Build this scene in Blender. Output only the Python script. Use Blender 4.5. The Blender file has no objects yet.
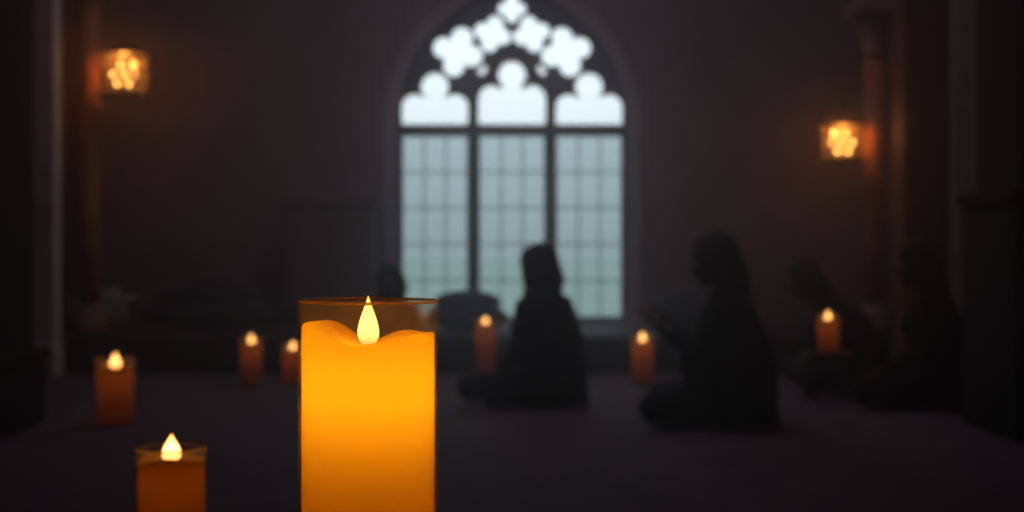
import bpy, math, random
from mathutils import Vector, Matrix
random.seed(3)
S = bpy.context.scene
S.view_settings.view_transform = 'Standard'
S.view_settings.look = 'None'
COL = S.collection
CAMZ = 0.82
F = 1422.0
def PX(px, py, d):
    return ((px-512)*d/F, CAMZ + (244-py)*d/F)

# ---------------------------------------------------------------- materials
def mat(name, color, rough=0.6, metal=0.0, noise=0.0, nscale=8.0, bump=0.0, bscale=60.0, spec=0.3, stretch=(1,1,1)):
    m = bpy.data.materials.new(name); m.use_nodes = True
    nt = m.node_tree; b = nt.nodes['Principled BSDF']
    b.inputs['Base Color'].default_value = (*color, 1)
    b.inputs['Roughness'].default_value = rough
    b.inputs['Metallic'].default_value = metal
    b.inputs['Specular IOR Level'].default_value = spec
    tc = nt.nodes.new('ShaderNodeTexCoord'); mp = nt.nodes.new('ShaderNodeMapping')
    mp.inputs['Scale'].default_value = stretch
    nt.links.new(tc.outputs['Object'], mp.inputs['Vector'])
    if noise > 0:
        n = nt.nodes.new('ShaderNodeTexNoise'); n.inputs['Scale'].default_value = nscale
        n.inputs['Detail'].default_value = 5
        nt.links.new(mp.outputs[0], n.inputs['Vector'])
        r = nt.nodes.new('ShaderNodeValToRGB')
        r.color_ramp.elements[0].position = .3; r.color_ramp.elements[1].position = .7
        r.color_ramp.elements[0].color = (*[c*(1-noise) for c in color], 1)
        r.color_ramp.elements[1].color = (*[min(1, c*(1+noise)) for c in color], 1)
        nt.links.new(n.outputs['Fac'], r.inputs[0]); nt.links.new(r.outputs[0], b.inputs['Base Color'])
    if bump > 0:
        n2 = nt.nodes.new('ShaderNodeTexNoise'); n2.inputs['Scale'].default_value = bscale
        nt.links.new(mp.outputs[0], n2.inputs['Vector'])
        bp = nt.nodes.new('ShaderNodeBump'); bp.inputs['Strength'].default_value = bump
        bp.inputs['Distance'].default_value = .01
        nt.links.new(n2.outputs['Fac'], bp.inputs['Height']); nt.links.new(bp.outputs[0], b.inputs['Normal'])
    return m
def emis(name, c, s):
    m = bpy.data.materials.new(name); m.use_nodes = True; nt = m.node_tree; nt.nodes.clear()
    e = nt.nodes.new('ShaderNodeEmission'); e.inputs[0].default_value = (*c, 1); e.inputs[1].default_value = s
    o = nt.nodes.new('ShaderNodeOutputMaterial'); nt.links.new(e.outputs[0], o.inputs[0]); return m
def thin_glass(name, tint, gloss=0.06, rough=0.03, edge=True, frost=0.0, fcol=(1,.8,.5)):
    m = bpy.data.materials.new(name); m.use_nodes = True; nt = m.node_tree; nt.nodes.clear()
    t = nt.nodes.new('ShaderNodeBsdfTransparent'); t.inputs[0].default_value = (*tint, 1)
    g = nt.nodes.new('ShaderNodeBsdfGlossy'); g.inputs['Roughness'].default_value = rough
    mx = nt.nodes.new('ShaderNodeMixShader')
    if edge:
        lw = nt.nodes.new('ShaderNodeLayerWeight'); lw.inputs['Blend'].default_value = .5
        pw = nt.nodes.new('ShaderNodeMath'); pw.operation = 'POWER'; pw.inputs[1].default_value = 6
        ml = nt.nodes.new('ShaderNodeMath'); ml.operation = 'MULTIPLY_ADD'; ml.inputs[1].default_value = .45; ml.inputs[2].default_value = .025
        nt.links.new(lw.outputs['Facing'], pw.inputs[0]); nt.links.new(pw.outputs[0], ml.inputs[0]); nt.links.new(ml.outputs[0], mx.inputs[0])
    else:
        mx.inputs[0].default_value = gloss
    o = nt.nodes.new('ShaderNodeOutputMaterial')
    src = t.outputs[0]
    if frost > 0:
        tr = nt.nodes.new('ShaderNodeBsdfTranslucent'); tr.inputs[0].default_value = (*fcol, 1)
        m2 = nt.nodes.new('ShaderNodeMixShader'); m2.inputs[0].default_value = frost
        nt.links.new(t.outputs[0], m2.inputs[1]); nt.links.new(tr.outputs[0], m2.inputs[2]); src = m2.outputs[0]
    nt.links.new(src, mx.inputs[1]); nt.links.new(g.outputs[0], mx.inputs[2]); nt.links.new(mx.outputs[0], o.inputs[0])
    return m
def wax_mat(name, col, tcol):
    m = bpy.data.materials.new(name); m.use_nodes = True; nt = m.node_tree; nt.nodes.clear()
    d = nt.nodes.new('ShaderNodeBsdfDiffuse'); d.inputs[0].default_value = (*col, 1)
    t = nt.nodes.new('ShaderNodeBsdfTranslucent'); t.inputs[0].default_value = (*tcol, 1)
    n = nt.nodes.new('ShaderNodeTexNoise'); n.inputs['Scale'].default_value = 14
    r = nt.nodes.new('ShaderNodeMapRange'); r.inputs[3].default_value = .55; r.inputs[4].default_value = .75
    mx = nt.nodes.new('ShaderNodeMixShader')
    tc = nt.nodes.new('ShaderNodeTexCoord'); nt.links.new(tc.outputs['Object'], n.inputs['Vector'])
    nt.links.new(n.outputs['Fac'], r.inputs[0]); nt.links.new(r.outputs[0], mx.inputs[0])
    o = nt.nodes.new('ShaderNodeOutputMaterial')
    nt.links.new(d.outputs[0], mx.inputs[1]); nt.links.new(t.outputs[0], mx.inputs[2]); nt.links.new(mx.outputs[0], o.inputs[0])
    return m

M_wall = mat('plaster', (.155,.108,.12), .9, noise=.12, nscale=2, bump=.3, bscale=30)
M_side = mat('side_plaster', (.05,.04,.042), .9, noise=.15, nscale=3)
M_floor = mat('carpet', (.105,.07,.094), .75, noise=.2, nscale=3, bump=.5, bscale=200)
M_ceil = mat('ceiling_paint', (.05,.045,.05), .9, noise=.1)
M_trim = mat('stone_trim', (.33,.27,.30), .8, noise=.12, nscale=9, bump=.2)
M_frame = mat('window_frame_iron', (.07,.08,.09), .6, noise=.1)
M_red = mat('red_wood', (.14,.04,.028), .6, noise=.3, nscale=4, stretch=(1,1,.15), spec=.1)
M_redc = mat('red_marble', (.42,.14,.07), .5, noise=.3, nscale=6)
M_wood = mat('dark_wood', (.06,.03,.022), .5, noise=.3, nscale=6, stretch=(1,1,.2))
M_cab = mat('cabinet_wood', (.125,.078,.07), .7, noise=.2, nscale=6, stretch=(1,1,.2))
M_black = mat('dark_stone', (.010,.008,.009), .8, noise=.2, spec=.1)
M_grey = mat('grey_stone', (.55,.47,.47), .8, noise=.15, bump=.2)
M_iron = mat('lantern_iron', (.03,.02,.015), .5, metal=.6, noise=.1)
M_dais = mat('dais_wood', (.035,.022,.024), .7, noise=.2, nscale=4, stretch=(.2,1,1))
M_cloth = [mat('cloth_a', (.018,.015,.019), .9, noise=.2, nscale=20, bump=.4, bscale=40, spec=.1),
           mat('cloth_b', (.013,.011,.014), .9, noise=.2, nscale=20, bump=.4, bscale=40, spec=.1)]
M_skin = mat('skin', (.1,.052,.04), .6, noise=.05, nscale=30)
M_hair = mat('hair', (.012,.009,.009), .6, noise=.3, nscale=30, stretch=(4,4,.5), bump=.4, bscale=80, spec=.15)
M_eye = mat('eye', (.5,.48,.45), .2, noise=.02)
M_iris = mat('iris', (.02,.012,.008), .2, noise=.02)
M_paper = mat('paper', (.5,.47,.42), .8, noise=.05)
M_linen = mat('linen', (.45,.42,.4), .9, noise=.08, bump=.2)
M_cush = mat('cushion_fabric', (.03,.027,.036), .9, noise=.2, nscale=25, bump=.3)
M_wax = wax_mat('candle_wax', (.88,.42,.05), (1,.58,.05))
M_wax2 = wax_mat('candle_wax_amber', (.7,.34,.08), (.85,.42,.07))
M_glass = thin_glass('candle_glass', (.98,.95,.9), frost=.07)
M_rim = thin_glass('candle_glass_rim', (.8,.7,.5), frost=.4, fcol=(1,.65,.28))
M_wick = mat('wick', (.02,.012,.01), .9, noise=.2)

def flame_mat(s, g=.72, b=.3):
    m = bpy.data.materials.new('flame'); m.use_nodes = True; nt = m.node_tree; nt.nodes.clear()
    tc = nt.nodes.new('ShaderNodeTexCoord'); sp = nt.nodes.new('ShaderNodeSeparateXYZ')
    nt.links.new(tc.outputs['Generated'], sp.inputs[0])
    r = nt.nodes.new('ShaderNodeValToRGB'); e = r.color_ramp.elements
    e[0].position = 0; e[0].color = (.5,.12,.02,1); e[1].position = 1; e[1].color = (.85,.32,.03,1)
    k = e.new(.28); k.color = (1,g,b,1); k = e.new(.6); k.color = (1,g*1.05,b*1.15,1)
    nt.links.new(sp.outputs[2], r.inputs[0])
    em = nt.nodes.new('ShaderNodeEmission'); em.inputs[1].default_value = s
    nt.links.new(r.outputs[0], em.inputs[0])
    o = nt.nodes.new('ShaderNodeOutputMaterial'); nt.links.new(em.outputs[0], o.inputs[0]); return m
M_flame = flame_mat(3.0, .62, .15); M_flame_far = flame_mat(5, .48, .14)
M_bulb = emis('lantern_bulb', (1,.52,.2), 10)

# ---------------------------------------------------------------- helpers
def empty(name, loc=(0,0,0), rz=0):
    o = bpy.data.objects.new(name, None); COL.objects.link(o); o.location = loc
    o.rotation_euler[2] = rz; o.empty_display_size = .1; return o
def mesh_obj(name, v, f, m, parent=None, smooth=False, loc=(0,0,0)):
    me = bpy.data.meshes.new(name); me.from_pydata([tuple(x) for x in v], [], f); me.update()
    import bmesh
    bm = bmesh.new(); bm.from_mesh(me); bmesh.ops.recalc_face_normals(bm, faces=bm.faces); bm.to_mesh(me); bm.free()
    me.materials.append(m)
    if smooth:
        for p in me.polygons: p.use_smooth = True
    o = bpy.data.objects.new(name, me); COL.objects.link(o); o.location = loc
    if parent: o.parent = parent
    return o
def box(name, x0, x1, y0, y1, z0, z1, m, parent=None, bev=0.0):
    c = ((x0+x1)/2, (y0+y1)/2, (z0+z1)/2)
    v = [(x-c[0], y-c[1], z-c[2]) for x in (x0,x1) for y in (y0,y1) for z in (z0,z1)]
    f = [(0,1,3,2),(4,6,7,5),(0,4,5,1),(2,3,7,6),(0,2,6,4),(1,5,7,3)]
    o = mesh_obj(name, v, f, m, parent, loc=c)
    if bev > 0:
        b = o.modifiers.new('b', 'BEVEL'); b.width = bev; b.segments = 3
    return o
def lathe(name, prof, m, parent=None, n=48, loc=(0,0,0), smooth=True, closed=False):
    v = []; f = []
    for (r, z) in prof:
        for i in range(n):
            a = 2*math.pi*i/n; v.append((r*math.cos(a), r*math.sin(a), z))
    L = len(prof)
    for j in range(L-1 if not closed else L):
        j2 = (j+1) % L
        for i in range(n):
            i2 = (i+1) % n
            f.append((j*n+i, j*n+i2, j2*n+i2, j2*n+i))
    if not closed:
        if prof[0][0] > 1e-5: f.append(tuple(range(n))[::-1])
        if prof[-1][0] > 1e-5: f.append(tuple((L-1)*n+i for i in range(n)))
    return mesh_obj(name, v, f, m, parent, smooth, loc)
def filled(name, outer, holes, y, half, m, parent=None, bevel=0.0):
    cu = bpy.data.curves.new(name, 'CURVE'); cu.dimensions = '2D'; cu.fill_mode = 'BOTH'
    cu.extrude = half; cu.bevel_depth = bevel; cu.bevel_resolution = 1
    for pts in [outer]+holes:
        s = cu.splines.new('POLY'); s.points.add(len(pts)-1)
        for i, p in enumerate(pts): s.points[i].co = (p[0], p[1], 0, 1)
        s.use_cyclic_u = True
    o = bpy.data.objects.new(name, cu); COL.objects.link(o)
    bpy.context.view_layer.update()
    me = bpy.data.meshes.new_from_object(o.evaluated_get(bpy.context.evaluated_depsgraph_get()))
    bpy.data.objects.remove(o)
    me.transform(Matrix.Rotation(math.radians(90), 4, 'X'))
    me.materials.clear(); me.materials.append(m)
    o = bpy.data.objects.new(name, me); COL.objects.link(o); o.location = (0, y, 0)
    if parent: o.parent = parent
    return o
def plight(name, loc, w, c, r=.01, parent=None):
    l = bpy.data.lights.new(name, 'POINT'); l.energy = w; l.color = c; l.shadow_soft_size = r
    o = bpy.data.objects.new(name, l); COL.objects.link(o); o.location = loc
    if parent: o.parent = parent
    return o

# ---------------------------------------------------------------- room
HW = 3.6; WY = 10.4; CH = 4.4; BY = -2.5
box('floor', -HW, HW, BY, WY+.35, -.1, 0, M_floor)
box('ceiling', -HW, HW, BY, WY+.35, CH, CH+.1, M_ceil)
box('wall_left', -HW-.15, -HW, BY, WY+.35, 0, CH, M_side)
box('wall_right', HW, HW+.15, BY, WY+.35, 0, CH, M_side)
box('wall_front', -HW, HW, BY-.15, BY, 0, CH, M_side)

def arch(hw, zs, rise, zb, n=28):
    R = (hw*hw+rise*rise)/(2*hw); cx = -hw+R
    th = math.acos(-cx/R); pts = [(-hw, zb)]
    L = []
    for i in range(n+1):
        a = math.pi + (th-math.pi)*i/n
        L.append((cx+R*math.cos(a), zs+R*math.sin(a)))
    pts += L
    pts += [(-x, z) for x, z in reversed(L[:-1])]
    pts.append((hw, zb)); return pts
ZS = 1.669
hole = arch(.85, ZS, 1.05, .25)
filled('wall_back', [(-HW,0),(HW,0),(HW,CH),(-HW,CH)], [hole], WY+.15, .15, M_wall)

win = empty('window_1')
filled('casing_outer', arch(.93, ZS, 1.125, .25), [arch(.90, ZS, 1.095, .26)], WY-.015, .03, M_trim, win, .006)
filled('casing_inner', arch(.895, ZS, 1.09, .25), [arch(.852, ZS, 1.052, .262)], WY-.005, .02, M_trim, win, .004)
box('sill', -.97, .97, WY-.1, WY+.12, .215, .262, M_trim, win, .01)
s = F/10.5
def W(px, py): return ((px-511.5)/s, CAMZ+(244-py)/s)
def ray_circle(o, d, c, r):
    ox, oy = o[0]-c[0], o[1]-c[1]; b = ox*d[0]+oy*d[1]; q = ox*ox+oy*oy-r*r; D = b*b-q
    if D < 0: return 0
    return max(0, -b+math.sqrt(D))
def ray_box(o, d, b):
    t = 1e9
    for k in (0, 1):
        if abs(d[k]) > 1e-9:
            t = min(t, max((b[k]-o[k])/d[k], (b[k+2]-o[k])/d[k]))
    return t
def outline(c, circles, boxes=(), n=96):
    pts = []
    for i in range(n):
        a = 2*math.pi*i/n+.001; d = (math.cos(a), math.sin(a)); t = 2
        for (x, y, r) in circles: t = max(t, ray_circle(c, d, (x, y), r))
        for b in boxes: t = max(t, ray_box(c, d, b))
        pts.append(W(c[0]+d[0]*t, c[1]+d[1]*t))
    return pts
holes = []
for x0, x1 in ((402,467),(479,544),(556,621)):
    holes.append([W(x0,317), W(x1,317), W(x1,136), W(x0,136)])
D2R = math.radians
def foil(cx, cy, a, r, angs, core=.7):
    cs = [(cx+a*math.cos(D2R(t)), cy+a*math.sin(D2R(t)), r) for t in angs]
    return outline((cx, cy), cs+[(cx, cy, a*core)])
for cx, dy, w in ((434.5,0,33.5),(511.5,-9,34),(588.5,0,33.5)):
    y0 = 125
    holes.append(outline((cx, 104+dy*.8), [(cx-20.5, 107+dy, 13), (cx+20.5, 107+dy, 13), (cx, 87+dy*1.3, 14.2)],
                         [(cx-w, 111+dy, cx+w, y0), (cx-10, 95+dy, cx+10, y0)]))
for sgn in (-1, 1):
    f_ = (lambda t: t) if sgn < 0 else (lambda t: 180-t)
    holes.append(foil(511.5+sgn*54, 52, 14.6, 11.2, [f_(t) for t in (16,106,-74,-164)], .6))
    holes.append(foil(511.5+sgn*19.5, 34, 10.4, 8.9, [f_(t) for t in (16,106,-74,-164)], .6))
holes.append(foil(511.5, 9, 7.8, 6.8, (-90,0,90,180)))
for sgn in (-1, 1):
    holes.append([W(511.5+sgn*x, y) for x, y in ((27.5,64),(24,69),(30,77),(36,72))])
fr = filled('tracery', arch(.852, ZS, 1.052, .262), holes, 10.5, .025, M_frame, win, .004)
gi = 0
for x0, x1 in ((402,467),(479,544),(556,621)):
    for k in (1, 2):
        x = x0+(x1-x0)*k/3; a = W(x, 317); b = W(x, 136)
        box('lead_%d' % gi, a[0]-.005, a[0]+.005, 10.495, 10.505, a[1], b[1], M_frame, win); gi += 1
    for yy in (172, 208, 244, 281):
        a = W(x0, yy); b = W(x1, yy)
        box('lead_%d' % gi, a[0], b[0], 10.494, 10.506, a[1]-.005, a[1]+.005, M_frame, win); gi += 1
Mg1 = thin_glass('window_glass_lower', (.43,.50,.53), .04, edge=False)
Mg2 = thin_glass('window_glass_upper', (.95,.97,1), .03, edge=False)
zt = W(0,130)[1]
def plane_y(name, pts, y, m, parent):
    return mesh_obj(name, [(p[0], y, p[1]) for p in pts], [tuple(range(len(pts)))], m, parent)
plane_y('glass_lower', [(-.85,.27),(.85,.27),(.85,zt),(-.85,zt)], 10.54, Mg1, win)
plane_y('glass_upper', [(-.85,zt)]+arch(.85, ZS, 1.05, zt)[1:-1]+[(.85,zt)], 10.54, Mg2, win)

DZ = .235
box('dais', -HW, HW, 9.0, WY, 0, DZ, M_dais, None, .01)
box('baseboard_back', -2.3, -1.7, WY-.03, WY-.001, .237, .38, M_wood)
box('lawn', -60, 60, 10.9, 120, -.6, -.5, mat('misty_lawn', (.46,.56,.50), .9, noise=.1, nscale=.3))

# ---------------------------------------------------------------- columns and piers
def column(name, x, y, r, zt_, m, mcap, zb=DZ+.001):
    e = empty(name, (x, y, zb)); h = zt_-zb
    lathe('base', [(r*1.9,0),(r*1.9,.06),(r*1.6,.08),(r*1.7,.12),(r*1.25,.16),(r*1.1,.18)], mcap, e)
    lathe('shaft', [(r*1.05,.17),(r*1.04,.8),(r,h)], m, e)
    lathe('capital', [(r*1.15,h-.02),(r*1.3,h),(r*1.15,h+.03),(r*1.3,h+.12),(r*1.9,h+.22),(r*2.4,h+.26)], mcap, e)
    q = r*2.5
    box('abacus', -q, q, -q, q, h+.255, h+.33, mcap, e, .01)
    box('impost_block', -q*.8, q*.8, -q*.8, q*.8, h+.325, CH-.001-zb, mcap, e, .01)
    return e
def pier(name, x0, x1, y0, y1, m, zb=0, plinth=1.05, ex=.08):
    e = empty(name, ((x0+x1)/2, (y0+y1)/2, 0)); hx = (x1-x0)/2; hy = (y1-y0)/2
    box('shaft', -hx, hx, -hy, hy, zb, CH-.001, m, e, .02)
    box('plinth', -hx-ex, hx+ex, -hy-ex, hy+ex, zb, plinth-.06, m, e, .02)
    box('plinth_cap', -hx-ex*1.5, hx+ex*1.5, -hy-ex*1.5, hy+ex*1.5, plinth-.06, plinth, m, e, .02)
    return e
M_cap = mat('carved_capital', (.3,.17,.11), .6, noise=.3, nscale=12, bump=.4)
column('column', 2.42, 9.5, .065, 2.08, M_redc, M_cap)
column('column', -2.82, 9.5, .065, 2.45, M_redc, M_cap)
pier('stone_pier', -2.85, -2.18, 5.9, 6.5, M_black, 0, .35, .04)
pier('stone_pier', 2.12, 2.8, 5.9, 6.5, M_black, 0, 1.05, .05)
def pilaster(name, x0, x1, y0, y1, m, zb):
    e = empty(name, ((x0+x1)/2, (y0+y1)/2, zb)); hx = (x1-x0)/2; hy = (y1-y0)/2
    box('shaft', -hx, hx, -hy, hy, 0, CH-.001-zb, m, e, .012)
    box('foot', -hx-.008, hx+.008, -hy-.03, hy+.008, 0, .2, m, e, .006)
    box('band', -hx-.008, hx+.008, -hy-.02, hy+.008, 3.0, 3.12, m, e, .006)
pilaster('grey_pilaster', -2.97, -2.80, 8.7, 8.85, M_grey, 0.001)
pilaster('grey_pilaster', 2.61, 2.77, 8.45, 8.6, M_grey, 0.001)
pilaster('red_pilaster', -3.3, -3.05, 10.1, 10.36, M_red, DZ+.001)
pilaster('red_pilaster', 2.33, 2.585, 8.45, 8.7, M_red, 0.001)

# ---------------------------------------------------------------- lanterns
M_pane = thin_glass('lantern_pane', (1,.88,.65), .05, edge=False, frost=.065, fcol=(1,.6,.25))
def lantern(name, x, y, z, colx, w=.13, h=.29):
    e = empty(name, (x, y, z)); k = w; q0 = w/.115
    for i, (a, b) in enumerate(((-1,-1),(-1,1),(1,-1),(1,1))):
        box('post_%d' % i, a*k-.007, a*k+.007, b*k-.007, b*k+.007, -h/2, h/2, M_iron, e)
    box('tray', -k-.02, k+.02, -k-.02, k+.02, -h/2-.03, -h/2, M_iron, e, .005)
    q = k+.03
    mesh_obj('roof', [(-q,-q,h/2),(q,-q,h/2),(q,q,h/2),(-q,q,h/2),(-.03,-.03,h/2+.09),(.03,-.03,h/2+.09),(.03,.03,h/2+.09),(-.03,.03,h/2+.09)],
             [(0,1,2,3),(4,5,6,7),(0,1,5,4),(1,2,6,5),(2,3,7,6),(3,0,4,7)], M_iron, e)
    lathe('finial', [(.012,h/2+.08),(.012,h/2+.12),(.025,h/2+.14),(.0,h/2+.17)], M_iron, e, 16)
    for i, (a, b) in enumerate(((0,-1),(0,1),(-1,0),(1,0))):
        if a == 0: box('pane_%d' % i, -k+.01, k-.01, b*k-.001, b*k+.001, -h/2, h/2, M_pane, e)
        else: box('pane_%d' % i, a*k-.001, a*k+.001, -k+.01, k-.01, -h/2, h/2, M_pane, e)
    for i, (a, b, c) in enumerate(((-.078,0,.0),(-.039,-.04,-.066),(.039,-.04,-.066),(.078,0,.0),(-.039,.04,.066),(.039,.04,.066),(0,0,.0))):
        a *= q0; b *= q0; c = c*q0
        lathe('bulb_%d' % i, [(0,c-.017),(.011,c-.012),(.0155,c),(.011,c+.012),(0,c+.018)], M_bulb, e, 16, loc=(a,b,0))
        lathe('candle_tube_%d' % i, [(.004,-h/2),(.004,c-.015)], M_cap, e, 12, loc=(a,b,0))
    sg = 1 if colx > x else -1
    box('bracket', min(sg*k, colx-x), max(sg*k, colx-x), -.012, .012, -h/2-.025, -h/2-.002, M_iron, e)
    plight('glow', (0,-.02,h/2-.03), 3.4, (1,.45,.15), .03, e)
x, z = PX(122, 73, 9.35); lantern('wall_lantern', x, 9.42, z, -2.76, .115, .25)
x, z = PX(844, 142, 9.35); lantern('wall_lantern', x, 9.42, z, 2.36, .105, .22)

# ---------------------------------------------------------------- candles
def candle(name, x, y, zb, R, H, waxH, main=False, power=.1, fl=.05, fr_=.009, far=True, mw=None):
    e = empty(name, (x, y, zb)); t = .0025 if R < .07 else .004
    lathe('glass', [(.0005,.001),(R-.002,.001),(R,.004),(R,H-.002),(R-t*.5,H),(R-t,H-.002),(R-t,.012),(.0005,.010)], M_glass, e, 72, closed=False)
    tr = .0013 if main else .0018
    lathe('rim', [(R-t*.5+tr*math.cos(q), H+tr*math.sin(q)) for q in [2*math.pi*j/10 for j in range(10)]], M_rim, e, 72, closed=True)
    r = R-t-.0006; n = 96; rings = 14
    rnd = [random.uniform(0, 6.28) for _ in range(4)]
    def top(rr, a):
        u = rr/r; X = rr*math.cos(a)
        base = -.18*R*(1-u**3)
        if main:
            xx = X/R
            wave = .19*R*math.exp(-((xx+.78)/.38)**2) - .13*R*math.exp(-((xx+.02)/.27)**2) + .02*R*math.sin(xx*9+1)*u + .03*R*math.exp(-((xx-.5)/.25)**2) + .02*R*math.sin(a*7)*u
            base *= .6
        else:
            wave = u*R*(.08*math.sin(a*2+rnd[0])+.04*math.sin(a*3+rnd[1]))
        return waxH+base+wave
    v = []; f = []
    for k in range(rings+1):
        rr = r*(k/rings)
        if k == 0: rr = .0004
        for i in range(n):
            a = 2*math.pi*i/n
            v.append((rr*math.cos(a), rr*math.sin(a), top(rr, a)))
    for k in range(rings):
        for i in range(n):
            i2 = (i+1) % n; f.append((k*n+i, k*n+i2, (k+1)*n+i2, (k+1)*n+i))
    off = rings*n; m = len(v); seg = 8
    for j in range(1, seg+1):
        for i in range(n):
            zt0 = v[off+i][2]-.004; a = 2*math.pi*i/n
            v.append((r*math.cos(a), r*math.sin(a), zt0+(.014-zt0)*j/seg))
    prev = off
    for j in range(seg):
        cur = m+j*n
        for i in range(n):
            i2 = (i+1) % n; f.append((prev+i, prev+i2, cur+i2, cur+i))
        prev = cur
    f.append(tuple(prev+i for i in range(n)))
    mesh_obj('wax', v, f, mw or M_wax2, e, True)
    zc = top(0, 0)
    lathe('wick', [(.0014,zc-.003),(.0012,zc+.006),(.0012,zc+.011),(.0003,zc+.012)], M_wick, e, 8)
    k = fl; z0 = zc+.004
    prof = [(.0002,z0)]
    for j in range(1, 28):
        u = j/28; rr = fr_*1.25*(math.sin(math.pi*min(1, u**.62))**.9)*(1-.42*u)
        prof.append((max(rr,.0002), z0+k*u))
    prof.append((.0001, z0+k))
    lathe('flame', prof, M_flame_far if far else M_flame, e, 24)
    plight('flame_light', (0,0,zc+k*.5+.004), power*(1.2 if main else 6), (1,.5,.15), fr_*.8, e)
    plight('wax_fill', (0,0,waxH-(.72 if main else .8)*R), power, (1,.66,.10) if main else (1,.55,.1), R*.35, e)  # lamp added inside the wax shell so the body glows through
    plight('wax_fill_low', (0,0,(waxH-.7*R)*.5), power*(.14 if not main else .075), (1,.12,.015), R*.5, e)  # second added lamp, redder glow toward the candle base
    return e
cx, cz = PX(368.3, 301, 1.2)
TZ = .41
candle('pillar_candle', cx, 1.2, TZ, .0588, cz-TZ, PX(0,335,1.2)[1]-TZ, True, .27, .043, .0084, False, M_wax)
def fc(px, d, diam, zb, ytop, power, fs=1, drop=.20):
    x, zt_ = PX(px, ytop, d)
    H = zt_-zb; candle('pillar_candle', x, d, zb, diam/2, H, H-drop*diam, False, power, (.33*diam+.013)*fs, (.11*diam+.003)*fs)
fc(171.5, 2.05, .101, TZ, 448, .011, .85, .14)
fc(115.5, 6.44, .17, .001, 358, .026)
fc(251.5, 8.27, .13, .001, 338, .016)
fc(293, 8.35, .13, .001, 345, .016)
fc(485.5, 8.7, .125, .001, 320, .016)
fc(642.5, 8.27, .13, .001, 336, .021)
fc(828, 7.5, .115, .25, 315, .016)

tb = empty('low_table', (-.35, 1.55, 0))
box('table_top', -.62, .62, -.62, .58, .375, .4095, M_wood, tb, .006)
for i, (a, b) in enumerate(((-1,-1),(-1,1),(1,-1),(1,1))):
    box('leg_%d' % i, a*.54-.03, a*.54+.03, b*.5-.03, b*.5+.03, 0.001, .376, M_wood, tb, .004)
box('apron_1', -.54, .54, -.53, -.51, .3, .376, M_wood, tb); box('apron_2', -.54, .54, .48, .5, .3, .376, M_wood, tb)
st = empty('candle_stool', (PX(828,0,7.5)[0], 7.5, 0))
box('seat', -.13, .13, -.13, .13, .22, .249, M_wood, st, .006)
for i, (a, b) in enumerate(((-1,-1),(-1,1),(1,-1),(1,1))):
    box('leg_%d' % i, a*.1-.015, a*.1+.015, b*.1-.015, b*.1+.015, 0.001, .222, M_wood, st)

# ---------------------------------------------------------------- people
class B:
    def __init__(s): s.v = []; s.f = []
    def rings(s, R):
        o = len(s.v); n = len(R[0])
        for r in R: s.v += r
        for j in range(len(R)-1):
            for i in range(n):
                i2 = (i+1) % n; s.f.append((o+j*n+i, o+j*n+i2, o+(j+1)*n+i2, o+(j+1)*n+i))
        s.f.append(tuple(o+i for i in range(n))[::-1]); s.f.append(tuple(o+(len(R)-1)*n+i for i in range(n)))
    def cap(s, a, b, r1, r2, n=14):
        a = Vector(a); b = Vector(b); d = b-a; L = d.length
        if L < 1e-6: d = Vector((0,0,1)); L = 1e-6
        q = d.to_track_quat('Z', 'Y'); R = []
        prof = [(r1*math.cos(t), r1*math.sin(t)) for t in [D2R(x) for x in (-85,-60,-35,-10)]]
        prof += [(r2*math.cos(t), L+r2*math.sin(t)) for t in [D2R(x) for x in (10,35,60,85)]]
        for (r, z) in prof:
            R.append([a+q@Vector((r*math.cos(2*math.pi*i/n), r*math.sin(2*math.pi*i/n), z)) for i in range(n)])
        s.rings(R)
    def chain(s, pts, rs):
        for i in range(len(pts)-1): s.cap(pts[i], pts[i+1], rs[i], rs[i+1])
    def ell(s, c, rad, M=None, n=20):
        c = Vector(c); R = []
        for k in range(1, 12):
            t = -math.pi/2+math.pi*k/12; ring = []
            for i in range(n):
                a = 2*math.pi*i/n
                p = Vector((rad[0]*math.cos(t)*math.cos(a), rad[1]*math.cos(t)*math.sin(a), rad[2]*math.sin(t)))
                if M: p = M@p
                ring.append(c+p)
            R.append(ring)
        s.rings(R)
    def loft(s, L, fn, n=24):
        R = []
        for (x, y, z, rx, ry) in L:
            R.append([fn(Vector((x+rx*math.cos(2*math.pi*i/n), y+ry*math.sin(2*math.pi*i/n), z))) for i in range(n)])
        s.rings(R)
    def obj(s, name, m, parent, voxel, smooth=4):
        o = mesh_obj(name, s.v, s.f, m, parent, True)
        r = o.modifiers.new('r', 'REMESH'); r.mode = 'VOXEL'; r.voxel_size = voxel; r.use_smooth_shade = True
        if smooth:
            k = o.modifiers.new('s', 'SMOOTH'); k.iterations = smooth; k.factor = .5
        return o

def hand(b, w, d, n, s, curl=.5, L=1.0):
    w = Vector(w); d = Vector(d).normalized(); n = Vector(n); n = (n-d*n.dot(d)).normalized()
    c = d.cross(n).normalized(); c = c if c.dot(Vector(s)) > 0 else -c
    lens = (.072, .082, .076, .06)
    for k in range(4):
        off = (1.5-k)*.0195
        kn = w+d*(.088-.004*abs(k-1.2))*L+c*off
        b.cap(w+c*off*.6, kn, .014, .0115)
        p = kn; ang = curl*.5; seg = lens[k]
        dd = (d+c*(1.5-k)*.05).normalized()
        for j, fr in enumerate((.45,.32,.25)):
            dir_ = (dd*math.cos(ang)+n*math.sin(ang)).normalized()
            q = p+dir_*seg*fr; b.cap(p, q, .0092-.0008*j, .0085-.0008*j, 10); p = q; ang += curl
    p = w+c*.028+d*.02
    t1 = p+(d*.6+c*.75+n*.25).normalized()*.036
    t2 = t1+(d*.85+c*.3+n*.4).normalized()*.03
    t3 = t2+(d*.9+n*.5).normalized()*.024
    b.chain([w+c*.008, p, t1, t2, t3], [.014,.014,.0115,.0105,.009])

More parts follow.
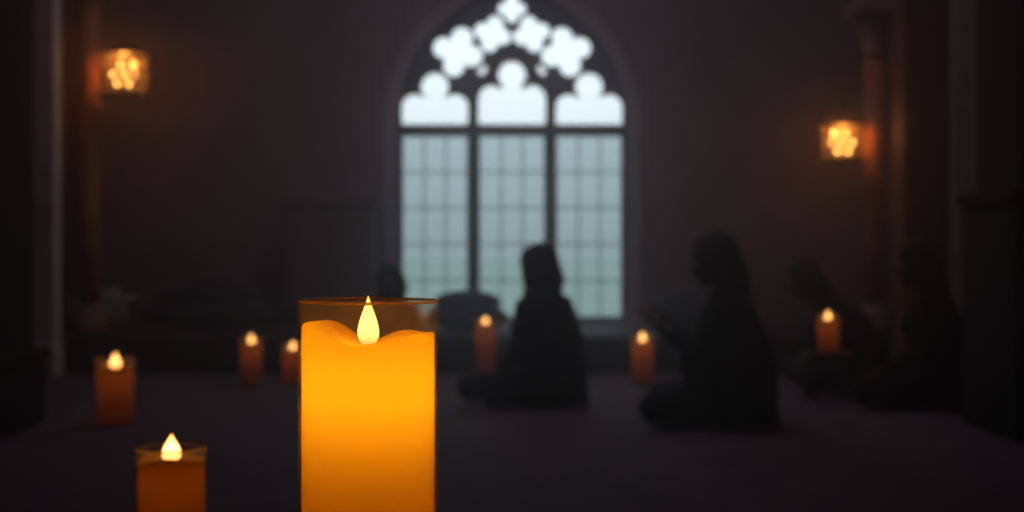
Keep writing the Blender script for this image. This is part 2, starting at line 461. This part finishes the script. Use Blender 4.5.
def person(name, x, y, face_deg, scale=1.0, lean=0, nod=10, pose='lap', cl=0, turn=0, hair_len=.34, shawl=1.0, lap=.055):
    e = empty(name, (x, y, 0), D2R(face_deg)); e.scale = (scale,)*3
    def up(p):
        p = Vector(p); k = max(0, min(1, (p.z-.08)/.35)); a = D2R(lean)*k
        q = p-Vector((0,0,.1)); return Vector((q.x*math.cos(a)+q.z*math.sin(a), q.y, -q.x*math.sin(a)+q.z*math.cos(a)))+Vector((0,0,.1))
    c = B()
    c.loft([(-.01,0,.012,.15,.18),(-.015,0,.05,.165,.195),(-.015,0,.11,.155,.185),(-.015,0,.19,.13,.165),(-.01,0,.28,.108,.14),(0,0,.37,.11,.142),(.005,0,.45,.112,.155),(-.002,0,.52,.098,.158),(-.008,0,.56,.075,.12),(-.005,0,.595,.052,.062),(0,0,.62,.047,.05)], up)
    k = shawl
    c.loft([(-.035,0,.012,.13*k,.17*k),(-.04,0,.08,.145*k,.19*k),(-.04,0,.2,.15*k,.2*k),(-.04,0,.32,.14*k,.21*k),(-.03,0,.42,.125*k,.212*k),(-.02,0,.50,.11,.203),(-.015,0,.55,.09,.168),(-.012,0,.59,.07,.11),(-.01,0,.625,.055,.065)], up)
    for sg in (-1, 1):
        c.ell(up((.08, sg*.065, .43)), (.055,.06,.06))
        c.ell(up((-.005, sg*.15, .535)), (.055,.05,.045))
    if pose == 'book':
        el = [Vector((.07, sg*.21, .30)) for sg in (-1, 1)]
        wr = [Vector((.27, sg*.115, .395)) for sg in (-1, 1)]
    else:
        el = [up((.03, sg*.215, .29)) for sg in (-1, 1)]
        wr = [Vector((.235+.05*math.sin(D2R(lean)), sg*.09, .185)) for sg in (-1, 1)]
    for i, sg in enumerate((-1, 1)):
        c.cap(up((-.005, sg*.162, .525)), el[i], .056, .047)
        c.cap(el[i], wr[i], .047, .033)
        if pose == 'book':   # hanging sleeve
            c.loft([(el[i].x+.09,el[i].y*.8,.2,.05,.03),(el[i].x+.08,el[i].y*.85,.27,.075,.036),(el[i].x+.07,el[i].y*.9,.33,.08,.04)], lambda p: p)
        c.chain([(0, sg*.09, .115), (.33, sg*.25, .09)], [.1, .07])
        c.chain([(.33, sg*.25, .08), (.22, -sg*.08, .062+.03*(i))], [.065, .05])
    c.ell((.15,0,lap), (.2,.24,lap)); c.ell((-.02,0,.05), (.17,.2,.052))
    for k in range(7):
        a = D2R(-60+k*20); c.cap((.05,.0+.05*math.sin(a),.15), (.32*math.cos(a)+.03,.27*math.sin(a),.03), .03, .022)
    for k in range(6):
        a = D2R(110+k*28); c.cap(up((.11*math.cos(a)-.04, .18*math.sin(a), .36)), (.15*math.cos(a)-.045,.2*math.sin(a),.03), .022, .024)
    c.obj('robe', M_cloth[cl], e, .011, 3)
    sk = B(); hc = up((.03,0,.735)); th = D2R(lean*.6+nod)
    Rm = Matrix.Rotation(D2R(turn), 3, 'Z')@Matrix.Rotation(th, 3, 'Y')
    H = lambda p: hc+Rm@Vector(p)
    sk.cap(up((-.002,0,.57)), H((-.02,0,-.05)), .052, .046)
    sk.ell(H((-.008,0,.022)), (.094,.074,.09), Rm)
    sk.ell(H((.03,0,-.03)), (.062,.06,.07), Rm)
    sk.ell(H((.038,0,-.066)), (.048,.042,.04), Rm)
    sk.cap(H((.072,0,-.093)), H((.076,0,-.088)), .014, .014)
    sk.cap(H((.083,0,.018)), H((.105,0,-.022)), .007, .010)
    for sg in (-1, 1):
        sk.cap(H((.098,sg*.004,-.026)), H((.094,sg*.011,-.027)), .007, .007)
        sk.cap(H((.083,sg*.015,.03)), H((.07,sg*.045,.03)), .009, .008)
        sk.ell(H((.06,sg*.04,-.025)), (.024,.02,.022), Rm)
        sk.ell(H((-.005,sg*.076,-.008)), (.018,.009,.03), Rm)
    sk.ell(H((.085,0,-.051)), (.01,.022,.006), Rm); sk.ell(H((.083,0,-.061)), (.01,.019,.006), Rm)
    sk.obj('head', M_skin, e, .0055, 2)
    ey = B(); ir = B()
    for sg in (-1, 1):
        ey.ell(H((.073,sg*.03,.008)), (.0125,.0125,.0095), Rm)
        ir.ell(H((.0835,sg*.03,.006)), (.0035,.0055,.0055), Rm)
    mesh_obj('eyes', ey.v, ey.f, M_eye, e, True); mesh_obj('irises', ir.v, ir.f, M_iris, e, True)
    h = B()
    h.ell(H((-.028,0,.035)), (.1,.09,.095), Rm)
    h.ell(H((-.07,0,-.02)), (.06,.082,.09), Rm)
    nst = 11
    for k in range(nst):
        t = (k/(nst-1)-.5)*2; a = D2R(180+t*88)
        p0 = H((.075*math.cos(a)-.02, .078*math.sin(a), .03)); p1 = H((.085*math.cos(a)-.025, .09*math.sin(a), -.08))
        p2 = up((-.095+.06*t*t, t*.13, .53)); L_ = hair_len*(.9+.2*random.random())
        p3 = up((-.165+.05*t*t, t*.13, max(.14,.53-L_*.55))); p4 = up((-.185+.05*t*t, t*.10, max(.12,.53-L_)))
        h.chain([p0,p1,p2,p3,p4], [.024,.032,.036,.03,.014])
    for sg in (-1, 1):
        h.chain([H((.045,sg*.03,.1)),H((.04,sg*.072,.05)),H((.018,sg*.084,-.03)),H((.0,sg*.09,-.11)),up((.035,sg*.12,.5)),up((.07,sg*.11,.42))],[.014,.018,.022,.024,.024,.008])
    h.obj('hair', M_hair, e, .008, 2)
    for i, sg in enumerate((-1, 1)):
        hb = B(); w = wr[i]
        if pose == 'book':
            d = Vector((.07, -sg*.025, .05)).normalized(); hb.cap(w-d*.02, w+d*.012, .026, .022)
            hand(hb, w, d, (-.45, -sg*.35, .8), (.1, sg*1, .25), .5)
        else:
            d = Vector((.6, -sg*.75, -.3)).normalized(); hb.cap(w-d*.02, w+d*.012, .026, .022)
            hand(hb, w, d, (0, 0, -1), (-1, 0, 0), .28)
        hb.obj('hand_%d' % (i+1), M_skin, e, .0045, 1)
    fb = B()
    for i, sg in enumerate((-1, 1)):
        a = Vector((.22, -sg*.09, .055+.03*i)); fb.chain([a, (.20,-sg*.16,.045), (.165,-sg*.215,.035)], [.036,.034,.024])
        for t in range(5): fb.cap((.165+(t-2)*.013,-sg*.215,.03), (.157+(t-2)*.014,-sg*(.242-.004*abs(t-1)),.024), .011-.001*t*.5, .0085, 8)
    fb.obj('feet', M_skin, e, .006, 1)
    if pose == 'book':
        bk = empty('book', (0,0,0)); bk.parent = e
        bk.location = (.345, 0, .462); bk.rotation_euler = (0, D2R(-42), 0)
        for sg in (-1, 1):
            N = 6; pts = []
            for k in range(N+1):
                u = k/N; pts.append((u*.115, .004+.014*math.sin(math.pi*min(1,u*1.1))*(1-u*.6)))
            vv = []; ff = []
            for xx in (-.085, .085):
                for (yy, zz) in pts: vv.append((xx, sg*yy, zz+.002))
                for (yy, zz) in reversed(pts): vv.append((xx, sg*yy, 0.0))
            n = len(vv)//2
            for k in range(n): ff.append((k, (k+1) % n, n+(k+1) % n, n+k))
            ff.append(tuple(range(n))); ff.append(tuple(range(n, 2*n)))
            mesh_obj('pages_%d' % (sg+2), vv, ff, M_paper, bk)
            box('cover_%d' % (sg+2), -.09, .09, min(0, sg*.12), max(0, sg*.12), -.004, -.0005, M_wood, bk, .001)
    return e
px = lambda p, d: (p-512)*d/F
person('seated_woman', px(547,7.24), 7.24, 140, .96, lean=3, nod=6, cl=0, hair_len=.3)
person('seated_woman', px(732,6.5), 6.5, 170, 1.02, lean=5, nod=14, pose='book', cl=1, hair_len=.4, shawl=1.12, lap=.09)
person('seated_woman', px(394,8.6), 8.6, 250, .82, lean=4, nod=8, cl=0)
person('seated_woman', px(858,8.05), 8.05, 178, .95, lean=28, nod=6, cl=0, hair_len=.3)
person('seated_woman', px(938,7.15), 7.15, 160, 1.0, lean=8, nod=10, cl=1, hair_len=.3, shawl=1.15)

# ---------------------------------------------------------------- cushions, table, cabinet
def cushion(name, w, d, h, z, parent, rz=0, loc=(0,0)):
    R = []; b = B()
    for k in range(1, 14):
        t = -math.pi/2+math.pi*k/14; ring = []
        for i in range(32):
            a = 2*math.pi*i/32; ca, sa = math.cos(a), math.sin(a)
            sq = (abs(ca)**4+abs(sa)**4)**(-.25)
            rr = math.cos(t)**.9
            ring.append(Vector((w/2*rr*ca*sq, d/2*rr*sa*sq, z+h/2+h/2*math.sin(t)*(1-.15*abs(ca*sa)))))
        R.append(ring)
    b.rings(R); o = mesh_obj(name, b.v, b.f, M_cush, parent, True, (loc[0], loc[1], 0)); o.rotation_euler[2] = rz
    return o
def pile(name, xp, d, specs):
    e = empty(name, (px(xp, d), d, .2355)); z = 0
    for i, (w, dd, h, dx, rz) in enumerate(specs):
        cushion('cushion_%d' % i, w, dd, h, z, e, rz, (dx, 0)); z += h*.55
pile('floor_cushion_pile', 467, 9.7, [(.54,.42,.19,0,.1),(.42,.34,.17,.0,.5)])
pile('floor_cushion_pile', 690, 9.7, [(.54,.42,.19,0,-.1),(.42,.34,.17,-.02,.4)])
pile('floor_cushion_pile', 205, 9.7, [(.9,.5,.24,.02,0),(.65,.45,.22,.02,.1)])
ct = empty('side_table', (px(106, 9.85), 9.85, .2355))
box('cloth_top', -.19, .19, -.17, .17, .2, .225, M_linen, ct, .006)
box('cloth_drop', -.192, .192, -.174, -.168, .08, .222, M_linen, ct, .002)
for i, (a, b) in enumerate(((-1,-1),(-1,1),(1,-1),(1,1))):
    box('leg_%d' % i, a*.16-.015, a*.16+.015, b*.14-.015, b*.14+.015, 0, .2, M_wood, ct)
box('folded_cloth', -.1, .08, -.1, .1, .226, .275, M_linen, ct, .015)
cb = empty('wooden_cabinet', (px(331, 10.2), 10.2, .2355))
box('carcass', -.32, .32, -.17, .19, .05, .86, M_cab, cb, .008)
box('top', -.35, .35, -.2, .195, .86, .9, M_cab, cb, .008)
box('foot_board', -.3, .3, -.15, .17, 0, .05, M_cab, cb)
for sg in (-1, 1):
    box('door_%d' % (sg+2), min(sg*.01, sg*.3), max(sg*.01, sg*.3), -.19, -.171, .09, .82, M_cab, cb, .006)
    box('door_field_%d' % (sg+2), min(sg*.06, sg*.25), max(sg*.06, sg*.25), -.2, -.188, .15, .76, M_cab, cb, .006)
    lathe('knob_%d' % (sg+2), [(0,-.012),(.012,-.006),(.012,.006),(0,.012)], M_iron, cb, 12, loc=(sg*.03,-.205,.46))

# ---------------------------------------------------------------- haze in the hall
hm = bpy.data.materials.new('room_haze'); hm.use_nodes = True; nt = hm.node_tree; nt.nodes.clear()
vs = nt.nodes.new('ShaderNodeVolumeScatter'); vs.inputs['Density'].default_value = .045; vs.inputs['Anisotropy'].default_value = .78  # scattering volume added for glow around the window and lifted blacks
vs.inputs['Color'].default_value = (1,.92,.99,1)
o = nt.nodes.new('ShaderNodeOutputMaterial'); nt.links.new(vs.outputs[0], o.inputs['Volume'])
hz = box('room_haze', -HW+.01, HW-.01, 2.5, WY-.12, .01, CH-.01, hm)

# ---------------------------------------------------------------- world and lights
w = bpy.data.worlds.new('overcast_sky'); S.world = w; w.use_nodes = True; nt = w.node_tree
bg = nt.nodes['Background']; tc = nt.nodes.new('ShaderNodeTexCoord'); sp = nt.nodes.new('ShaderNodeSeparateXYZ')
r = nt.nodes.new('ShaderNodeValToRGB'); nt.links.new(tc.outputs['Generated'], sp.inputs[0]); nt.links.new(sp.outputs[2], r.inputs[0])
el = r.color_ramp.elements; el[0].position = 0; el[0].color = (.52,.6,.62,1); el[1].position = .5; el[1].color = (.9,.97,1,1)
k = el.new(.08); k.color = (.72,.80,.84,1); k = el.new(.13); k.color = (.88,.96,1,1)
nt.links.new(r.outputs[0], bg.inputs[0]); bg.inputs[1].default_value = 1.55
pl = bpy.data.lights.new('window_portal', 'AREA'); pl.shape = 'RECTANGLE'; pl.size = 1.8; pl.size_y = 2.6
pl.cycles.is_portal = True
po = bpy.data.objects.new('window_portal', pl); COL.objects.link(po); po.location = (0, 10.75, 1.5); po.rotation_euler = (D2R(-90), 0, 0)
al = bpy.data.lights.new('ambient_fill', 'AREA'); al.shape = 'DISK'; al.size = 2.4; al.energy = 20; al.color = (1,.86,1)  # added overhead fill that lifts the ambient level, no fixture behind it
ao = bpy.data.objects.new('ambient_fill', al); COL.objects.link(ao); ao.location = (0, 8.0, CH-.05)

# ---------------------------------------------------------------- camera
cam = bpy.data.cameras.new('camera'); co = bpy.data.objects.new('camera', cam); COL.objects.link(co)
co.location = (0, 0, CAMZ); co.rotation_euler = (D2R(90), 0, 0)
cam.lens = 50; cam.sensor_width = 36; cam.shift_y = -12/1024
cam.dof.use_dof = True; cam.dof.focus_distance = 1.16; cam.dof.aperture_fstop = 5.2
cam.clip_start = .01; cam.clip_end = 500
S.camera = co
